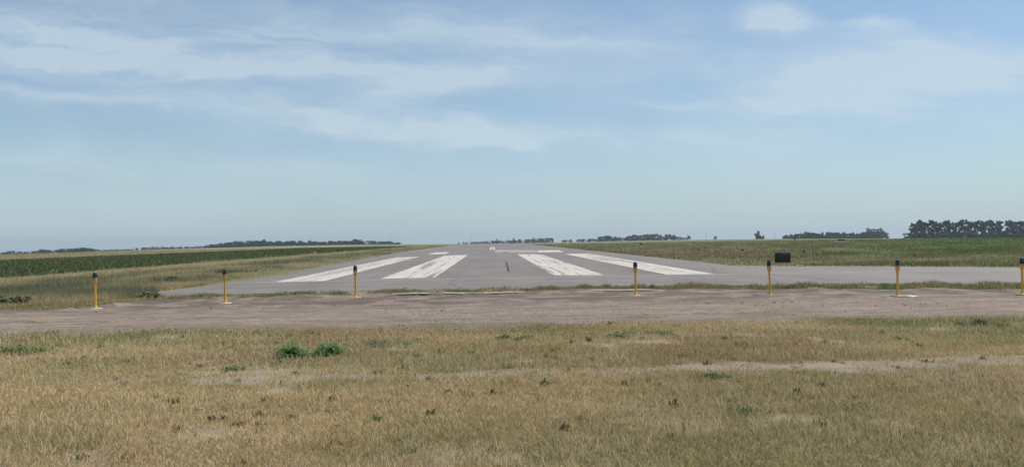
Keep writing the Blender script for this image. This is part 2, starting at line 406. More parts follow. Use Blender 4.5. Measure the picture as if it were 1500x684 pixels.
# ------------------------------------------------------------------ runway paint
paint_parts = []
def paintquad(name, pix, mat, z=.009):
    c = [G(*p) for p in pix]
    a, b, c2, d = c; n = 24; v = []; f = []
    for i in range(n+1):
        t = i/n
        l = (a[0]+(d[0]-a[0])*t, a[1]+(d[1]-a[1])*t); r = (b[0]+(c2[0]-b[0])*t, b[1]+(c2[1]-b[1])*t)
        jx = .04*(random.random()-.5); v += [(l[0]+jx, l[1], z), (r[0]-jx, r[1], z)]
    for i in range(n): f.append((2*i, 2*i+1, 2*i+3, 2*i+2))
    return tag(meshpy(name, v, f, mat), kind='structure')
for q in ([(397, 414), (476, 411.6), (615, 376), (581, 377.2)], [(558, 408.6), (636, 407), (686, 373.4), (651, 374.6)],
          [(812, 403.7), (885, 403.2), (793, 372.2), (757.5, 372.6)], [(977, 402.5), (1047, 401.5), (861, 371.2), (826.6, 371.9)]):
    paintquad('painted_threshold_stripe', q, M_paint)
for q in ([(626, 372.6), (652, 372.2), (659, 369.3), (637, 369.8)], [(789, 369.6), (827, 369.2), (818, 366.5), (784, 366.9)],
          [(725, 367.9), (789, 367.6), (785, 366.7), (725, 366.9)], [(744, 369.9), (789, 369.5), (786, 369.0), (744, 369.3)], [(727, 370.1), (737, 370), (736, 369.4), (727, 369.5)]):
    paintquad('painted_number_stroke', q, M_paint_solid)
for x0, x1 in ((-.38, -.10), (.10, .38)):
    meshpy('painted_centreline_stripe', [(x0, 112, .012), (x1, 112, .012), (x1, 168, .012), (x0, 168, .012)], [(0, 1, 2, 3)], M_paint_solid)['kind'] = 'structure'
# black sealed crack
pts = [G(742, 384), G(742.5, 388), G(744, 392), G(745, 398)]
v = []; f = []
for i, (x, y) in enumerate(pts): v += [(x-.05, y, .014), (x+.05, y, .014)]
for i in range(3): f.append((2*i, 2*i+1, 2*i+3, 2*i+2))
tag(meshpy('sealed_crack', v, f, M_tar), kind='structure')

# ------------------------------------------------------------------ graded dirt strip, with ruts and edges that sink under the turf
xs = np.arange(-19, 22, .09); ysd = np.arange(11.6, 21.6, .07)
gx, gy = np.meshgrid(xs, ysd)
hi = np.interp(gx, [-19, -11, -9.4, -8.2, -6, -2, 4, 9, 14, 22], [16.4, 16.9, 17.3, 19.0, 19.8, 20.3, 20.0, 18.6, 17.5, 16.7]) + (fbm(gx, gy*0+3, .8, 2, 4)-.5)*1.1
lo = 12.3 + (fbm(gx, gy*0+9, .5, 4, 4)-.5)*1.3
e = np.minimum(gy-lo, hi-gy) + (fbm(gx, gy, 1.6, 8, 4)-.5)*.9
rise = np.clip(e/.35, -1, 1)*.022
rel = (fbm(gx*.22, gy*1.5, 1.3, 11, 5)-.5)*.07 + (fbm(gx, gy, 3.5, 12, 4)-.5)*.05
berm = .05*np.exp(-((gy-(hi-.35))/.28)**2)*(.3+fbm(gx, gy, 1.1, 21, 3))
gz = .012 + rise + np.where(e > 0, rel*np.clip(e/.4, 0, 1), 0) + berm
v = np.stack([gx.ravel(), gy.ravel(), gz.ravel()], 1)
tag(gridmesh('dirt_strip', v, len(xs), len(ysd), M_dirt), kind='structure')
DIRT_LO = lambda x: 12.3 + (fbm(x, x*0+9, .5, 4, 4)-.5)*1.3
DIRT_HI = lambda x: np.interp(x, [-19, -11, -9.4, -8.2, -6, -2, 4, 9, 14, 22], [16.4, 16.9, 17.3, 19.0, 19.8, 20.3, 20.0, 18.6, 17.5, 16.7]) + (fbm(x, x*0+3, .8, 2, 4)-.5)*1.1
# pale broken concrete lip
v = []; f = []
xs_ = np.arange(-2.6, 4.4, .1)
for i, x in enumerate(xs_):
    yh = float(DIRT_HI(np.array([x]))[0]); w_ = .15*min(1, (x+2.6)/.8+.2, (4.5-x)/1.2+.1)*(.5+float(fbm(x, 2., 2.2, 33, 3)))
    zz = .072+.06*(float(fbm(x, 5., 1.1, 31, 4))-.5)
    v += [(x, yh-.50-w_*(.4+1.2*random.random()), zz-.01), (x, yh-.45+w_*.4, zz+.012)]
for i in range(len(xs_)-1): f.append((2*i, 2*i+2, 2*i+3, 2*i+1))
tag(meshpy('concrete_edge', v, f, M_conc), kind='structure')

# gravel wheel track through the grass
xs = np.arange(-5, 9, .08); ysd = np.arange(7.0, 9.0, .05); gx, gy = np.meshgrid(xs, ysd)
cy = 8.05 + .05*gx*.3 + (fbm(gx, gx*0, .4, 41, 2)-.5)*.3; hw = np.interp(gx, [-5, -2.5, 0, 2.5, 9], [.02, .12, .26, .36, .42])
e = hw-np.abs(gy-cy)+(fbm(gx, gy, 2.2, 42, 4)-.5)*.55
gz = .004+np.clip(e/.2, -1, 1)*.012+(fbm(gx, gy, 5, 43, 3)-.5)*.012
tag(gridmesh('gravel_track', np.stack([gx.ravel(), gy.ravel(), gz.ravel()], 1), len(xs), len(ysd), M_gravel), kind='structure')
def trackmask(x, y):
    cy = 8.05+.05*x*.3+(fbm(x, x*0, .4, 41, 2)-.5)*.3; hw = np.interp(x, [-5, -2.5, 0, 2.5, 9], [.02, .12, .26, .36, .42])
    return hw-np.abs(y-cy)+(fbm(x, y, 2.2, 42, 4)-.5)*.55

# bare sandy patches in the right-hand field
def patch(name, px0, px1, py0, py1, mat):
    cx = (px0+px1)/2; cyp = (py0+py1)/2; pts = []
    for k in range(28):
        a = 2*math.pi*k/28; r = 1+.3*(random.random()-.5)
        pts.append(G(cx+(px1-px0)/2*math.cos(a)*r, cyp+(py1-py0)/2*math.sin(a)*r))
    return tag(sheet(name, pts, .02, mat), kind='structure')
patch('bare_sand_patch', 1030, 1066, 365, 367.4, M_sand)
patch('bare_sand_patch', 1166, 1181, 388, 389.6, M_sand)

# ------------------------------------------------------------------ row crop field on the left
v = []; f = []
yy_ = list(np.arange(26, 240, 6)); 
for y in yy_:
    for x in (-52, -22.5): v.append((x + float(jl(y, x, .8)), y, float(Z(x, y))*.98+.02))
for i in range(len(yy_)-1): f.append((2*i, 2*i+1, 2*i+3, 2*i+2))
tag(meshpy('crop_field', v, f, M_cropsoil), kind='structure')

# ------------------------------------------------------------------ blades of grass
def blades(name, x, y, z, ln, wd, lean, col, mat, parent=None, bend=True):
    n = len(x); th = rng.uniform(0, 2*np.pi, n); la = rng.uniform(0, 2*np.pi, n)
    ux, uy = np.cos(th)*wd/2, np.sin(th)*wd/2; lx_, ly_ = np.cos(la), np.sin(la)
    s = np.sin(lean); c = np.cos(lean)
    if bend:
        v = np.zeros((n, 5, 3))
        m1 = .55
        v[:, 0] = np.stack([x-ux, y-uy, z], 1); v[:, 1] = np.stack([x+ux, y+uy, z], 1)
        mx, my, mz = x+lx_*s*ln*m1*.6, y+ly_*s*ln*m1*.6, z+c*ln*m1+.002
        v[:, 2] = np.stack([mx+ux*.8, my+uy*.8, mz], 1); v[:, 3] = np.stack([mx-ux*.8, my-uy*.8, mz], 1)
        v[:, 4] = np.stack([x+lx_*s*ln, y+ly_*s*ln, z+c*ln*.82], 1)
        b = np.arange(n)*5
        loops = np.stack([b, b+1, b+2, b+3, b+3, b+2, b+4], 1).ravel()
        st = np.stack([np.arange(n)*7, np.arange(n)*7+4], 1).ravel(); tt = np.tile([4, 3], n); k = 5
    else:
        v = np.zeros((n, 3, 3))
        v[:, 0] = np.stack([x-ux, y-uy, z], 1); v[:, 1] = np.stack([x+ux, y+uy, z], 1)
        v[:, 2] = np.stack([x+lx_*s*ln, y+ly_*s*ln, z+c*ln], 1)
        b = np.arange(n)*3; loops = np.stack([b, b+1, b+2], 1).ravel(); st = np.arange(n)*3; tt = np.full(n, 3); k = 3
    cc = np.repeat(col, k, axis=0)
    return meshnp(name, v.reshape(-1, 3), loops, st, tt, mat, parent, cc)
def lerp(a, b, t): t = np.clip(t, 0, 1)[:, None]; return a*(1-t)+b*t
def C(*c): return np.array([c], float)
STRAW = C(.66, .52, .285); PALE = C(.66, .585, .40); BROWN = C(.41, .30, .165); OLIVE = C(.42, .36, .17); GREEN = C(.18, .24, .085); GREYG = C(.20, .23, .13)

def near_colours(x, y):
    n = len(x)
    a = fbm(x*.6, y*1.3, .55, 51, 4); b = fbm(x*.5, y*1.4, 1.3, 52, 4); g = fbm(x*.5, y*1.1, .45, 53, 4); r = rng.random(n)
    col = lerp(STRAW, BROWN, (a-.50)*2.6+.3 + (r-.5)*1.1)
    col = lerp(col, OLIVE, (b-.52)*3.6+.25+(rng.random(n)-.5)*.9)
    # greener towards the dirt strip and to the right, paler at lower left
    far_ = np.clip((y-9.0)/2.5, 0, 1); rightw = np.clip((x-2)/3.0, 0, 1)
    gm = (g-.56)*4*(.4+.6*far_+.4*rightw) + .03 + .04*rightw
    col = lerp(col, GREEN*1.2, np.where(rng.random(n) < .8, gm, 0)*.75)
    pal = np.clip((5.7-y)/1.2, 0, 1)*np.clip((-x-.9)/1.2, 0, 1)*np.clip((fbm(x, y, 1.1, 55, 3)-.3)*3, 0, 1)
    col = lerp(col, PALE, pal*.75)
    dk = rng.random(n) < .05; col[dk] *= .35
    return col*(.62+.7*rng.random(n))[:, None]
def scatter(n, y0, y1, p=1.0, m=1.12):
    u = rng.random(n); y = y0+(y1-y0)*u**p
    left = (-721-(m-1)*700)/F; right = (779+(m-1)*700)/F
    x = y*(left+(right-left)*rng.random(n)); return x, y
# dense turf of the foreground
x, y = scatter(820000, 3.9, 14.2, .92)
dens = fbm(x, y, 1.4, 61, 4)
k = ((trackmask(x, y) < -.10+rng.random(len(x))**1.25*.80) | (rng.random(len(x)) < .22+.5*vnoise(x, y, 2.5, 68)**2)) & (y < DIRT_LO(x)-.1+rng.random(len(x))**2.5*1.5*(.3+1.6*fbm(x, y, 1.6, 65, 3))) & (dens > .16+rng.random(len(x))*.22)
x, y = x[k], y[k]; n = len(x)
hh = (.35+.9*fbm(x, y, 1.3, 62, 4))*(.7+.6*vnoise(x, y, 9, 66))
ln = rng.uniform(.035, .10, n)*hh; wd = rng.uniform(.0022, .0050, n)*(.7+y/14)
blades('dry_grass', x, y, np.zeros(n), ln, wd, rng.uniform(.3, 1.35, n), near_colours(x, y), M_grass)
tag(bpy.data.objects['dry_grass'], 'short dry straw coloured turf filling the foreground', 'grass', kind='stuff')
# taller seed stalks
x, y = scatter(26000, 3.9, 13.0, 1.0); k = (trackmask(x, y) < .02) & (y < DIRT_LO(x)+.1) & (fbm(x, y, 1.0, 63, 4) > .45)
x, y = x[k], y[k]; n = len(x)
col = lerp(PALE*1.05, STRAW, rng.random(n)); 
o = blades('seed_stalks', x, y, np.zeros(n), rng.uniform(.09, .19, n), rng.uniform(.002, .004, n)*(.7+y/14), rng.uniform(.15, .9, n), col, M_grass)
tag(o, 'thin pale seed stalks standing among the foreground turf', 'grass', kind='stuff')
# isolated tufts creeping on to the dirt
nb = 520; bx = rng.uniform(-13, 13, nb); by = np.where(rng.random(nb) < .7, DIRT_LO(bx)+rng.random(nb)**1.6*2.0, DIRT_HI(bx)-rng.random(nb)**2*1.0); kk = 30
x = np.repeat(bx, kk)+rng.normal(0, .05, nb*kk); y = np.repeat(by, kk)+rng.normal(0, .04, nb*kk); n = len(x)
o = blades('creeping_tufts', x, y, np.full(n, .01), rng.uniform(.02, .07, n), rng.uniform(.004, .009, n), rng.uniform(.4, 1.4, n), lerp(STRAW*.8, OLIVE*.7, rng.random(n))*(.7+.5*rng.random(n))[:, None], M_grass)
tag(o, 'isolated thin tufts of grass creeping onto the graded dirt', 'grass', kind='stuff')
# darker sprigs, small broad-leaved bits among the turf
nb = 260; bx, by = scatter(nb, 4.1, 12.6, .9); kk = 22
x = np.repeat(bx, kk)+rng.normal(0, .022, nb*kk); y = np.repeat(by, kk)+rng.normal(0, .022, nb*kk); n = len(x)
sz = np.repeat(rng.random(nb)**2, kk)
pal_ = np.concatenate([C(.16, .13, .07), C(.13, .18, .06), C(.20, .15, .085), C(.14, .18, .07)])[rng.integers(0, 4, nb)]
o = blades('turf_sprigs', x, y, rng.uniform(0, .03, n), rng.uniform(.02, .05, n)*(.6+sz), rng.uniform(.006, .014, n)*(.6+sz), rng.uniform(.2, 1.3, n), np.repeat(pal_, kk, 0)*(.7+.6*rng.random(n))[:, None], M_grass)
tag(o, 'tiny dark and green sprigs dotted through the foreground turf', 'sprigs', kind='stuff')
# broken strip of weeds between dirt and pavement
n = 85000; x = rng.uniform(-17, 22, n); base = DIRT_HI(x); far_e = np.interp(x, [-10.4, -9, -8, -2, 3, 9, 13, 18, 60], [23.5, 21.2, 21.3, 21.9, 22.0, 21.2, 20.7, 20.2, 19.0])
y = base-.15+(far_e-base+.35)*rng.random(n)
cl_ = fbm(x, y, 1.3, 71, 4); k = (cl_ > .34+.15*rng.random(n)) & (far_e > base-.2); x, y, cl_ = x[k], y[k], cl_[k]; n = len(x)
ln = rng.uniform(.05, .17, n)*np.clip(.12+2.6*fbm(x, y*.5, 1.8, 72, 4)**2.4, 0, 1.0)*(.6+.7*vnoise(x, y, 5, 77))*np.interp(x, [-12, -4, 3, 8], [.9, .85, 1.15, 1.25])
col = lerp(STRAW*.72, OLIVE*.62, rng.random(n)*.9+.1); col[rng.random(n) < .2] *= .5; col = lerp(col, GREEN, (fbm(x, y, .8, 73, 3)-.4)*3)*(.7+.5*rng.random(n))[:, None]
o = blades('weed_strip', x, y, np.zeros(n), ln, rng.uniform(.006, .013, n), rng.uniform(.1, .8, n), col, M_grass)
tag(o, 'low ragged line of weeds along the near edge of the pavement', 'weeds', kind='stuff')

# rough grass beyond, left and right of the runway
def rough(side, n):
    y = np.exp(rng.uniform(np.log(15.5), np.log(230), n))
    if side < 0:
        x = y*rng.uniform(-.75, .0, n)
        le = np.interp(y, [0]+ly+[110, 400], [-16.5, ]+lx+[-12.3, -12.3])
        hiD = DIRT_HI(x)
        k = (x < le+.1-.4*rng.random(n)) & ~((x < -22.3) & (x > -52) & (y > 26)) & (y > hiD+.1) & ((y > 23.5) | (x < -9.0) )
    else:
        x = y*rng.uniform(.0, .80, n)
        te = np.where(x < 11.4, 0, np.interp(x, [11.4, 13.2, 16, 22, 60], [36.5, 34.9, 33.4, 29.2, 24]))
        k = (x > 11.5) & (y > te+.05)
    return x[k], y[k]
x, y = rough(-1, 330000)
x2 = rng.uniform(-19, -8, 60000); y2 = rng.uniform(16.5, 27, 60000); k = (y2 > DIRT_HI(x2)-.25+.5*rng.random(60000)) & (x2 < np.interp(y2, [19, 21, 23.5, 25.7, 30], [-8.4, -9.2, -10.2, -9.9, -9.9]))
x = np.concatenate([x, x2[k]]); y = np.concatenate([y, y2[k]]); n = len(x)
a = fbm(x*1.6, y*.45, .35, 81, 4); b = fbm(x*1.3, y*.5, .55, 82, 4)
big = np.clip((fbm(x, y*.5, .45, 83, 4)-.48)*4, 0, 1)
col = lerp(STRAW*.74, OLIVE*.72, (a-.5)*8+.45+(rng.random(n)-.5)*.3)
col = lerp(col, C(.16, .185, .115), big*.85*np.clip((y-19)/3, 0, 1)); col = lerp(col, STRAW*.95, np.clip(1.3-np.abs(x+20.6)/2.4, 0, 1)*.85*(y > 22))
col = lerp(col, STRAW*.8, np.where(x < -52, .55, 0)*np.ones(n))
col *= (.72+.5*rng.random(n))[:, None]
sc = (y/22)**.62
o = blades('rough_grass', x, y, Z(x, y), rng.uniform(.05, .16, n)*(.8+1.3*big)*sc**.35, rng.uniform(.006, .014, n)*sc*1.25, rng.uniform(.1, 1.0, n), col, M_grass, bend=False)
tag(o, 'rough olive and straw grass beside the left runway edge', 'grass', kind='stuff')
x, y = rough(1, 330000); n = len(x)
a = fbm(x*.5, y*1.0, .22, 91, 4); b = fbm(x*.35, y*1.2, .10, 92, 4)
ratio = x/y; tanb = np.clip(1-np.abs(y-40-(x-20)*.25)/7, 0, 1)*np.clip((x-13)/6, 0, 1)
col = lerp(OLIVE*.62, STRAW*.62, (a-.5)*8+.4+(rng.random(n)-.5)*.25)
col = lerp(col, STRAW*.58, tanb*.95*(rng.random(n)*.5+.6)*np.clip(1.6-np.abs(x-21)/9, .25, 1)); col = lerp(col, C(.27, .175, .115), np.clip((b-.42)*5, 0, 1)*.75*np.clip((y-42)/15, 0, 1)*np.clip(1-(ratio-.42)*5, .15, 1))
col = lerp(col, C(.13, .215, .045), (np.clip(ratio*2.6-.85, 0, .7)+np.clip((y-80)/90, 0, .35))*(1-tanb*.7)*np.clip(.4+1.4*fbm(x*.2, y, .2, 94, 3), 0, 1))
edge = np.clip(1-(y-np.where(x > 13, np.interp(x, [13.2, 16, 22, 60], [34.9, 33.4, 29.2, 24]), y))/2.5, 0, 1)
col = lerp(col, C(.16, .18, .10), edge*.35)
col *= (.72+.5*rng.random(n))[:, None]; sc = (y/22)**.62
o = tall = np.clip((fbm(x*.7, y, .5, 96, 3)-.45)*5, 0, 1); col = col*(1-.25*tall)[:, None]
o = blades('rough_grass', x, y, Z(x, y), rng.uniform(.05, .16, n)*(.7+1.0*tall)*sc**.35, rng.uniform(.006, .014, n)*sc*1.25, rng.uniform(.1, .9, n), col, M_grass, bend=False)
tag(o, 'rough green and brown pasture grass to the right of the runway', 'grass', kind='stuff')

# crop plants in rows
n = 90000; y = np.exp(rng.uniform(np.log(27), np.log(215), n)); rows_ = rng.integers(0, 38, n); x = -22.8-rows_*.76+rng.normal(0, .14, n)
k = x > -.80*y-3; x, y = x[k], y[k]; n = len(x)
sc = (y/30)**.5; r = rng.random(n)
col = lerp(C(.09, .12, .045), C(.15, .175, .07), r)*(.75+.5*rng.random(n))[:, None]
o = blades('crop_plants', x, y, Z(x, y)+rng.uniform(0, .13, n), rng.uniform(.10, .22, n), rng.uniform(.05, .10, n)*sc, rng.uniform(.3, 1.2, n), col, M_grass, bend=False)
tag(o, 'dark green low row crop in the field left of the runway', 'crop', kind='stuff')

# ------------------------------------------------------------------ clods and stones
ico_v = np.array([(0, 0, 1), (.9, 0, .4), (.28, .85, .45), (-.72, .52, .4), (-.72, -.52, .5), (.28, -.85, .4), (.7, .5, -.4), (-.3, .8, -.4), (-.9, 0, -.4), (-.3, -.8, -.4), (.7, -.5, -.4), (0, 0, -1)])
ico_f = np.array([(0, 1, 2), (0, 2, 3), (0, 3, 4), (0, 4, 5), (0, 5, 1), (1, 6, 2), (2, 6, 7), (2, 7, 3), (3, 7, 8), (3, 8, 4), (4, 8, 9), (4, 9, 5), (5, 9, 10), (5, 10, 1), (1, 10, 6), (11, 7, 6), (11, 8, 7), (11, 9, 8), (11, 10, 9), (11, 6, 10)])
def stones(name, x, y, z, r, mat):
    n = len(x); v = ico_v[None]*(r[:, None, None])*rng.uniform(.65, 1.25, (n, 12, 1))*np.array([[[1, 1, .6]]])
    th = rng.uniform(0, 6.28, n); c, s = np.cos(th)[:, None], np.sin(th)[:, None]
    vx = v[:, :, 0]*c-v[:, :, 1]*s+x[:, None]; vy = v[:, :, 0]*s+v[:, :, 1]*c+y[:, None]; vz = v[:, :, 2]+z[:, None]
    f = (ico_f[None]+(np.arange(n)*12)[:, None, None]).reshape(-1, 3)
    return meshnp(name, np.stack([vx, vy, vz], 2).reshape(-1, 3), f.ravel(), np.arange(len(f))*3, np.full(len(f), 3), mat)
n = 9000; x = rng.uniform(-17, 20, n); y = rng.uniform(12, 20.3, n); k = (y < DIRT_HI(x)-.1) & (y > DIRT_LO(x)) & (fbm(x*.4, y, 1, 101, 3) > .45); x, y = x[k], y[k]
r = .006+.030*rng.random(len(x))**3.5
tag(stones('soil_clods', x, y, np.full(len(x), .022), r, M_clod), 'small brown clods and crumbs lying on the graded dirt', 'clods', kind='stuff')
n = 4200; x = rng.uniform(-4, 8, n); y = rng.uniform(7, 9, n); k = trackmask(x, y) > -.05; x, y = x[k], y[k]
tag(stones('gravel_stones', x, y, np.full(len(x), .012), .003+.012*rng.random(len(x))**3, M_stone), 'loose pale gravel along the wheel track in the grass', 'gravel', kind='stuff')

# ------------------------------------------------------------------ threshold lights
def light_proto():
    root = empty('threshold_light', (0, 0, 0))
    v, f = lathe([(.145, 0), (.15, .004), (.148, .014), (.06, .020), (.045, .03)], 28); meshpy('base_plate', v, f, M_plate, root, True)
    v, f = lathe([(.038, .03), (.038, .05), (.026, .06), (.024, .10), (.024, .54), (.028, .56)], 20); meshpy('post', v, f, M_yellow, root, True)
    v, f = lathe([(.030, .56), (.040, .575), (.044, .60), (.044, .635), (.050, .645), (.050, .655)], 20); cp = meshpy('coupling', v, f, M_yellow, root, True)
    v, f = lathe([(.050, .655), (.053, .66), (.053, .680), (.048, .685)], 20); hd = meshpy('lamp_housing', v, f, M_grey, root, True)
    v, f = lathe([(.046, .685), (.050, .70), (.050, .74), (.046, .775), (.035, .797), (.016, .808), (.002, .811)], 20); meshpy('lens', v, f, M_lens, root, True)
    v, f = tube([(.045, 0, .60), (.062, 0, .60)], [.008, .008], 8); meshpy('screw', v, f, M_grey, hd, True)
    return root
def copy_tree(o, parent=None):
    c = o.copy(); COL.objects.link(c); c.parent = parent
    for ch in o.children: copy_tree(ch, c)
    return c
lspec = [
 (140, 454, 'leftmost yellow runway light, where the dirt meets the rough grass', 0.6, 0.0),
 (330, 446, 'second yellow runway light from the left, beside the broken pavement corner', 1.8, .0),
 (521, 438, 'yellow runway light with dark lens in front of the outer left white stripe', .4, 0),
 (931.5, 434.5, 'yellow runway light with broad pale base in front of the outer right stripe', -.5, 0),
 (1128.5, 433.5, 'yellow runway light standing just left of and nearer than the black box sign', 1.6, 0),
 (1315, 435.5, 'yellow runway light beside a small white slab on the dirt', -1.2, 0),
 (1498, 433, 'rightmost yellow runway light, cut by the right edge of the photo', 0, 0)]
proto = light_proto()
for i, (px, py, lab, tilt, _) in enumerate(lspec):
    o = proto if i == 0 else copy_tree(proto)
    x, y = G(px, py); o.location = (x, y, .024); o.rotation_euler = (math.radians(.6*math.sin(i*2.1)), math.radians(-tilt), i*1.3)
    tag(o, lab, 'runway light', 'yellow threshold lights along the end of the runway')

# ------------------------------------------------------------------ black box sign
x, y = G(1146, 385.6)
r = empty('box_sign', (x, y, 0), math.radians(-9))
B = Bag().add(box(-.36, .36, -.10, .10, .06, .52, .008)); B.build('cabinet', M_black, r)
B = Bag().add(box(-.38, .38, -.125, -.10, .515, .54, .004)).add(box(-.38, .38, -.125, -.10, .04, .065, .004)).add(box(-.385, -.355, -.127, -.10, .065, .515, .004)).add(box(.355, .385, -.127, -.10, .065, .515, .004)); B.build('frame', M_frame, r)
for s in (-1, 1):
    Bag().add(box(s*.27-.02, s*.27+.02, -.02, .02, 0, .08, .003)).build('leg', M_grey, r)
tag(r, 'low black box shaped sign cabinet in the grass beyond the taxiway', 'sign')

# ------------------------------------------------------------------ small markers out in the grass
def marker(px, py, h, lab, style='dark', group=None, wide=.07):
    x, y = G(px, py); z = float(Z(x, y)); r = empty('edge_marker', (x, y, z))
    if style == 'dark':
        v, f = lathe([(.014, 0), (.014, h*.55)], 8); meshpy('stake', v, f, M_grey, r)
        v, f = lathe([(wide*.7, h*.5), (wide, h*.55), (wide, h*.85), (wide*.6, h), (.01, h*1.02)], 12); meshpy('hood', v, f, M_black, r, True)
    elif style == 'white':
        v, f = lathe([(wide*1.3, 0), (wide, h*.3), (wide*.8, h*.5)], 12); meshpy('base_cone', v, f, M_white, r, True)
        v, f = lathe([(wide*.9, h*.5), (wide*1.3, h*.55), (wide*1.3, h*.9), (wide*.7, h), (.01, h*1.02)], 12); meshpy('hood', v, f, M_black, r, True)
    elif style == 'red':
        v, f = lathe([(wide*1.2, 0), (wide*1.2, .03), (wide, .04), (wide*.7, h)], 12); meshpy('cone', v, f, M_red, r, True)
    elif style == 'post':
        v, f = lathe([(wide*.5, 0), (wide*.5, h)], 8); meshpy('stake', v, f, M_white, r, True)
        v, f = lathe([(wide*.7, h), (wide*.7, h+.03), (wide*.3, h+.05)], 8); meshpy('cap', v, f, M_white, r, True)
    tag(r, lab, 'marker', group)
g_ = 'small hooded markers standing in the field grass'
marker(939, 362, .66, 'black hooded marker on a white base right of the runway', 'white', g_, .11)
marker(1088, 370.5, .34, 'dark marker between the sandy patch and the black box sign', 'dark', g_, .10)
marker(1080, 365, .30, 'tiny dark marker just left of and behind the one near the sandy patch', 'dark', g_, .06)
marker(1177.5, 372.5, .28, 'dark marker in brown grass right of the black box sign', 'dark', g_, .085)
marker(1340, 378.5, .24, 'dark marker in grass above the yellow light with the white slab', 'dark', g_, .06)
marker(1164.5, 354, .9, 'tiny dark marker far out below the distant tree grove', 'dark', g_, .22)
marker(413.5, 370.5, .42, 'dark marker at the edge of the crop field left of the runway', 'dark', g_, .16)
marker(497, 367.5, .34, 'wide dark marker above the rough grass near the left runway edge', 'dark', g_, .19)
marker(461, 372.5, .40, 'faded red cone in the rough grass left of the runway', 'red', g_, .16)
marker(506, 372.5, .34, 'short pale post beside the left runway edge', 'post', g_, .10)
marker(831, 358.6, .50, 'small white post by the far right edge of the runway', 'post', 'white posts beyond the right runway edge', .25)
marker(849, 358.6, .45, 'small white post second along the far right edge of the runway', 'post', 'white posts beyond the right runway edge', .22)
# dark hut-like box on a pale slab far right
x, y = G(1231, 354.5); z = float(Z(x, y)); r = empty('field_box', (x, y, z))
Bag().add(box(-1.0, .95, -.5, .5, -.05, .16, .03)).build('slab', M_white, r)
Bag().add(box(-.35, .85, -.35, .35, .16, .58, .06)).build('box', M_black, r)
tag(r, 'small dark box on a pale slab far out in the right pasture', 'utility box')
# white slab beside light, stones
def stone(px, py, s, lab, mat, name='stone'):
    x, y = G(px, py); rr = np.array([s]); o = stones(name, np.array([0.]), np.array([0.]), np.array([0.]), rr, mat); o.location = (x, y, .03)
    tag(o, lab, 'stone'); return o
x, y = G(1335, 436.3)
v = [(-.13, -.10, 0), (.02, -.14, 0), (.15, -.06, 0), (.13, .11, 0), (-.05, .13, 0), (-.16, .04, 0)]
v = v+[(a*.93, b*.93, .022) for a, b, c in v]
f = [(5, 4, 3, 2, 1, 0), tuple(range(6, 12))]+[(i, (i+1) % 6, 6+(i+1) % 6, 6+i) for i in range(6)]
o = meshpy('white_slab', v, f, M_white); o.location = (x, y, .025); o.rotation_euler = (.05, .03, .4)
tag(o, 'small flat white slab on the dirt right of a yellow light', 'slab')
stone(1165, 430, .07, 'dark clod of earth by the weeds right of the black box sign light', M_clod)
stone(648, 457, .030, 'small dark stone on the dirt below the inner left stripe', M_clod)
stone(534, 451, .030, 'small dark stone on the dirt right of a yellow light', M_clod)
stone(292, 605, .03, 'dark round clod lying in the dry foreground grass', M_clod)
stone(102, 629, .03, 'dark clod in the pale grass at lower left', M_clod)

# ------------------------------------------------------------------ green weeds
def weed(px, py, wpx, h, lab, col, n=500, group=None, lsz=.022):
    x0, y0 = G(px, py); dist = y0; rx = wpx/F*dist/2; ry = min(rx*.6, .5)
    r = empty('weed_clump', (x0, y0, 0)); stems = int(min(14, max(3, n/70))); cv = []; 
    P_ = []
    for s in range(stems):
        a = random.uniform(0, 6.28); q = math.sqrt(random.random()); bx, by = rx*q*math.cos(a), ry*q*math.sin(a)
        hh = h*random.uniform(.45, 1.05)*(1-.4*q); tx, ty = bx+random.uniform(-.3, .3)*hh, by+random.uniform(-.3, .3)*hh
        tv, tf = tube([(bx, by, -.01), ((bx+tx)/2, (by+ty)/2, hh*.55), (tx, ty, hh)], [.004, .003, .0015], 5); meshpy('stem', tv, tf, M_stem, r)
        for k in range(int(n/stems)):
            t = random.random()**.7; spread = .05+.05*(1-t)
            spread *= 2.2 if random.random() < .25 else 1
            P_.append((bx+(tx-bx)*t+random.gauss(0, spread*.7), by+(ty-by)*t+random.gauss(0, spread*.7), max(.008, hh*t+random.gauss(0, .012)), random.uniform(.6, 1.3)*lsz))
    P_ = np.array(P_); m = len(P_); th = rng.uniform(0, 6.28, m); ti = rng.uniform(-.7, .9, m)
    d = np.stack([np.cos(th)*np.cos(ti), np.sin(th)*np.cos(ti), np.sin(ti)], 1)*P_[:, 3:4]; s_ = np.stack([-np.sin(th), np.cos(th), rng.uniform(-.4, .4, m)], 1)*P_[:, 3:4]*.42
    c0 = P_[:, :3]; v = np.stack([c0-d, c0+s_, c0+d, c0-s_], 1).reshape(-1, 3)
    cc = np.repeat(np.array([col])*(.65+.7*rng.random(m))[:, None], 4, 0); v[:, 2] = np.maximum(v[:, 2], .004)
    meshnp('leaves', v, np.arange(4*m), np.arange(m)*4, np.full(m, 4), M_grass, r, cc)
    tag(r, lab, 'weed', group or 'green weeds in the turf'); return r
M_stem = simple('weed_stem', (.10, .13, .05), (.15, .15, .07), 20, .8)
weed(430, 524, 38, .24, 'bright green leafy weed at left of the pair in the dry turf', (.17, .29, .10), 1300)
weed(477, 521, 34, .21, 'bright green leafy weed, right hand one of the pair in the turf', (.15, .27, .09), 1100)
weed(35, 519, 76, .15, 'low green weed patch at the left edge of the turf', (.19, .25, .09), 900)
weed(1046, 553, 44, .05, 'flat green weed on the near side of the gravel wheel track', (.10, .18, .045), 500, lsz=.016)
weed(1438, 479, 84, .14, 'green weed patch where turf meets dirt at the right', (.14, .18, .075), 900)
weed(560, 505, 110, .10, 'grey green low weed patch at the dirt edge left of centre', (.20, .235, .14), 800)
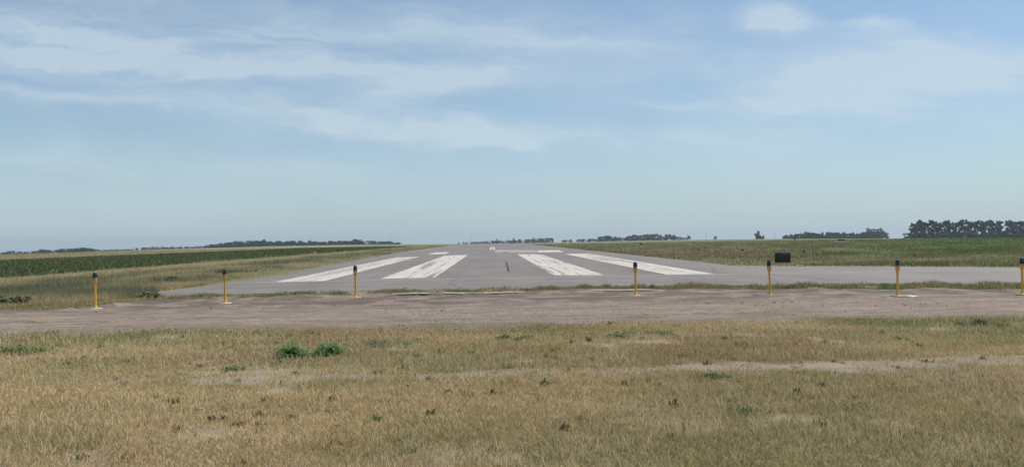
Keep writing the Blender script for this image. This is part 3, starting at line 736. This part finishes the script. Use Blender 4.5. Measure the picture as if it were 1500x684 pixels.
weed(752, 497, 40, .10, 'small green weed at the dirt edge near the centre', (.15, .21, .08), 400)
weed(940, 493, 100, .09, 'long low green weed patch at the dirt edge right of centre', (.19, .235, .095), 800)
weed(345, 541, 22, .04, 'small green weed in the turf left of the leafy pair', (.11, .16, .07), 220)
weed(1250, 600, 60, .05, 'thin green weed spread in the turf at lower right', (.10, .155, .05), 380, lsz=.014)
weed(1095, 606, 24, .06, 'small upright green weed in the turf right of centre', (.08, .135, .05), 260, lsz=.014)
weed(680, 580, 14, .06, 'single thin green weed in the middle of the turf', (.09, .14, .05), 90, lsz=.014)
weed(605, 662, 10, .05, 'tiny green sprout in the near turf left of centre', (.11, .17, .06), 60, lsz=.012)
gs = 'taller weeds along the pavement edge'
weed(953, 424, 34, .26, 'tall straggly weed just right of a yellow light at the pavement edge', (.16, .16, .075), 260, gs, .025)
weed(592, 425, 12, .20, 'thin upright weed at the pavement edge below the inner left stripe', (.10, .12, .06), 60, gs, .02)
weed(1163, 425, 30, .20, 'bushy green weed at the pavement edge below the black box sign', (.10, .135, .06), 300, gs, .028)
weed(1293, 424, 18, .17, 'dark green weed left of the light with the white slab', (.08, .115, .05), 160, gs, .025)
weed(770, 427, 24, .13, 'low weed at the pavement edge below the sealed crack', (.11, .14, .06), 200, gs, .022)
# larger grey green shrubs in the left verge
gs = 'grey green shrubby weeds in the left verge'
for px, py, wp, h, lab in ((18, 445, 46, .30, 'dark shrubby weed at the left edge of the photo by the dirt'), (70, 424, 70, .26, 'grey green shrubby weed between crop field and leftmost light'),
                      (215, 436, 40, .22, 'green shrubby weed right of the leftmost yellow light'), (245, 412, 60, .26, 'purplish grey weed patch in the left verge above the second light'),
                      (345, 399, 60, .22, 'green shrubby weed near the left end of the runway stripe')):
    weed(px, py, wp, h, lab, (.20, .215, .125), 1100, gs, .045)

# ------------------------------------------------------------------ trees
def crown_mesh(kind, seed):
    rs = np.random.default_rng(seed); cl = []
    if kind == 'tall':      # height 1, crown in the upper 55 %, narrow
        for i in range(22): cl.append((rs.normal(0, .055), rs.normal(0, .055), rs.uniform(.36, .97), rs.uniform(.035, .08)))
        for i in range(5): cl.append((rs.normal(0, .10), rs.normal(0, .10), rs.uniform(.25, .5), rs.uniform(.04, .07)))
        n = 2000; ls = .020; c0 = np.array([.045, .082, .032])
    elif kind == 'round':
        for i in range(20):
            a = rs.uniform(0, 6.28); q = rs.random()**.5; cl.append((.34*q*math.cos(a), .34*q*math.sin(a), rs.uniform(.20, .88)-.1*q*q, rs.uniform(.10, .19)))
        n = 1900; ls = .030; c0 = np.array([.042, .075, .030])
    else:                   # low bushy to the ground
        for i in range(20):
            a = rs.uniform(0, 6.28); q = rs.random()**.5; cl.append((.5*q*math.cos(a), .5*q*math.sin(a), rs.uniform(.12, .82)-.2*q*q, rs.uniform(.12, .2)))
        n = 1900; ls = .038; c0 = np.array([.043, .076, .033])
    cl = np.array(cl); w_ = cl[:, 3]**2; idx = rs.choice(len(cl), n, p=w_/w_.sum())
    d = rs.normal(size=(n, 3)); d /= np.linalg.norm(d, axis=1)[:, None]; rad = rs.random(n)**.45
    c = cl[idx, :3]+d*rad[:, None]*cl[idx, 3:4]*np.array([[1, 1, .85]])
    u = rs.normal(size=(n, 3)); u /= np.linalg.norm(u, axis=1)[:, None]; w2 = np.cross(u, rs.normal(size=(n, 3))); w2 /= np.linalg.norm(w2, axis=1)[:, None]
    s = (ls*rs.uniform(.6, 1.4, n))[:, None]
    v = np.stack([c-u*s, c+w2*s*.8, c+u*s, c-w2*s*.8], 1).reshape(-1, 3); v[:, 2] = np.maximum(v[:, 2], .01)
    tone = (.75+.5*rs.random(len(cl)))[idx]*(.75+.5*rs.random(n))
    col = np.repeat(c0[None]*tone[:, None]*1.0, 4, 0)
    o = meshnp('crown', v, np.arange(4*n), np.arange(n)*4, np.full(n, 4), M_leaf, None, col)
    B = Bag(); top = {'tall': .80, 'round': .6, 'low': .4}[kind]; wob = [rs.normal(0, .012) for _ in range(6)]
    B.add(tube([(0, 0, -.03), (wob[0], wob[1], top*.4), (wob[2], wob[3], top)], [.022, .016, .006], 7))
    for i in rs.choice(len(cl), 8, replace=False):
        z0 = top*rs.uniform(.3, .8); B.add(tube([(wob[0]*.5, wob[1]*.5, z0), tuple((cl[i, :3]+np.array([0, 0, z0]))/2*np.array([1, 1, 1])), tuple(cl[i, :3])], [.009, .006, .002], 5))
    tr = B.build('trunk', M_bark)
    return o, tr
protos = {k: [crown_mesh(k, 100+7*i+len(k)) for i in range(5)] for k in ('tall', 'round', 'low')}
cnt = [0]
for k in protos:
    for a, b in protos[k]: COL.objects.unlink(a); COL.objects.unlink(b)
def tree(kind, px, D, hgt, wsc, lab, group, sink=0.0, name='tree'):
    """a tree D metres out in the direction of the photograph column px"""
    y = D; x = (px-721)/F*y; z = float(Z(x, y))-sink
    cr, tr = protos[kind][cnt[0] % 5]; cnt[0] += 1
    r = empty(name, (x, y, z), random.uniform(0, 6.28)); r.scale = (hgt*wsc, hgt*wsc, hgt)
    for s in (cr, tr):
        c = s.copy(); COL.objects.link(c); c.parent = r
    tag(r, lab, 'tree', group); return r
R = random.uniform
# tall windbreak at the right
g1 = 'tall windbreak trees at the right'
px = 1343
while px < 1530:
    if 1482 < px < 1487 or 1434 < px < 1437: px += 5; continue
    hgt = R(11.9, 13.6)*(1.0 if px > 1350 else .93)
    gap = 1477 < px < 1487
    if not gap: tree('tall', px, 560+R(-6, 6), hgt, R(.8, 1.25), 'tall slender tree with see-through lower trunk in the right windbreak', g1)
    px += R(3.2, 5.4)
px = 1342
while px < 1530:
    tree('low', px, 552+R(-4, 4), R(4.6, 7.4), R(1.2, 1.8), 'low dark bushy tree under the tall windbreak at the right', 'low bushy trees under the right windbreak')
    px += R(5.5, 9)
# grove left of it
g2 = 'grove trees right of the lone tree'
px = 1152
while px < 1299:
    hh = float(np.interp(px, [1150, 1165, 1180, 1200, 1240, 1262, 1270, 1298], [5, 7.5, 9.5, 9.2, 9.3, 7.5, 9.5, 11]))*R(.92, 1.08)
    tree('low', px, 800+R(-15, 15), hh*R(.85, 1.05), R(.9, 1.3), 'dark bushy tree in the dense grove on the right horizon', g2, .6)
    px += R(3.8, 6)
for k in range(5): tree('tall', 1278+k*5, 806, R(10.5, 11.8), 1.2, 'taller tree at the right end of the horizon grove', 'taller trees ending the grove')
tree('low', 1114, 700, 8.6, .85, 'lone dark tree standing on the horizon left of the grove', None)
tree('low', 1119, 702, 4.6, 1.0, 'small tree touching the lone horizon tree on its right', None)
tree('round', 1050, 1150, 6.5, 1.0, 'tiny faint tree on the horizon left of the lone tree', None)
tree('round', 1011, 1100, 7, 1.1, 'small dark tree at the right end of the central tree line', None)
# central and right-centre line
g3 = 'distant trees right of the runway end'
for px, hp in ((827, 4), (835, 4), (848, 4), (855, 5), (862, 5), (869, 5), (876, 6), (884, 8), (890, 9.5), (896, 10), (902, 8), (909, 5), (917, 6), (923, 9), (930, 10.5), (937, 10), (944, 9), (950, 11), (956, 12), (962, 11.5), (970, 6), (978, 9), (984, 10), (991, 7), (998, 5), (1004, 4)):
    tree('low', px, 1050+R(-20, 20), (hp+1.2)/F*1050, R(1.1, 1.6), 'hazy green tree in the broken line right of the runway end', g3)
g4 = 'far trees closing the end of the runway'
px = 672
while px < 805:
    hp = float(np.interp(px, [670, 690, 715, 726, 740, 750, 765, 785, 805], [2.5, 4, 5, 8, 5, 7.5, 7, 9, 9.5]))*R(.9, 1.15)
    tree('low', px, 1300+R(-30, 30), (hp*.85+.8)/F*1300, R(.9, 1.3), 'blue-green far tree behind the end of the runway', g4)
    px += R(4.5, 7)
# left horizon line
def line(px0, px1, D, xs_, hs_, step, lab, grp):
    px = px0
    while px < px1:
        hp = float(np.interp(px, xs_, hs_))*R(.85, 1.15)
        if hp > 1.2: tree(random.choice(['low', 'low', 'low', 'round']), px, D+R(-25, 25), (hp+1.0)/F*D, R(1.3, 2.0), lab, grp, .9)
        px += R(*step)*.85
line(-20, 86, 1000, [-20, 20, 60, 70, 84], [5, 5.5, 5, 7.5, 6], (5, 9), 'dark low tree in the leftmost stretch of the horizon line', 'leftmost horizon trees')
line(91, 140, 1000, [90, 100, 110, 118, 128, 138], [5, 7, 8, 7, 8, 8], (4, 6.5), 'dark low tree right of the gap in the left horizon line', 'trees right of the left gap')
line(141, 310, 1150, [140, 200, 220, 235, 260, 310], [4, 2.5, 5, 5.5, 3.5, 4], (6, 10), 'low faint tree on the left horizon behind the tan field', 'low far trees on the left')
line(311, 370, 1000, [310, 320, 330, 336, 345, 352, 362, 370], [7, 8.5, 7, 8.5, 8, 9.5, 8, 5], (4, 6), 'rounded dark tree in the clump above the left crop field', 'clump above the crop field')
line(372, 530, 1000, [370, 385, 400, 420, 450, 460, 480, 500, 520, 530], [9, 11, 9.5, 9, 8.5, 6.5, 7, 8.5, 9, 7], (3.8, 6), 'dark tree in the long line left of the runway end', 'long tree line left of the runway end')
line(535, 585, 1200, [535, 545, 560, 585], [5, 6, 6.5, 4.5], (5, 8), 'small far tree between the long line and the runway', 'small far trees near the runway end')

# utility poles
def pole(px, D, h, lab):
    x = (px-721)/F*D; z = float(Z(x, D)); r = empty('utility_pole', (x, D, z))
    v, f = tube([(0, 0, -1), (0, 0, h)], [.20, .13], 8); meshpy('pole', v, f, M_wood, r)
    Bag().add(box(-1.2, 1.2, -.09, .09, h-1.0, h-.8)).build('crossarm', M_wood, r)
    for s in (-1, 0, 1): 
        v, f = lathe([(.06, 0), (.09, .1), (.05, .22)], 8, (s*1.05, 0, h-.8 if s else h)); meshpy('insulator', v, f, M_grey, r)
    tag(r, lab, 'utility pole', 'far utility poles on the horizon')
pole(572, 1150, 11, 'utility pole left of the runway end')
pole(458, 1150, 14, 'faint utility pole rising above the long tree line')
pole(691, 1250, 14, 'utility pole above the far trees at the end of the runway')
pole(1036, 1000, 8.5, 'utility pole on the horizon between the central trees and lone tree')
pole(1139, 1000, 8, 'utility pole between the lone tree and the grove')

# ------------------------------------------------------------------ haze
mh = bpy.data.materials.new('haze_air'); mh.use_nodes = True; t = NT(mh.node_tree); t.N.clear()
out = t.n('ShaderNodeOutputMaterial'); pv = t.n('ShaderNodeVolumePrincipled'); t.L.new(pv.outputs[0], out.inputs['Volume'])
pv.inputs['Density'].default_value = .0002; pv.inputs['Color'].default_value = (.80, .90, 1, 1); pv.inputs['Anisotropy'].default_value = .3
v, f = box(-3100, 3100, -120, 3100, -32, 24)
tag(meshpy('haze', v, f, mh), 'pale summer haze over the fields', 'haze', kind='stuff')
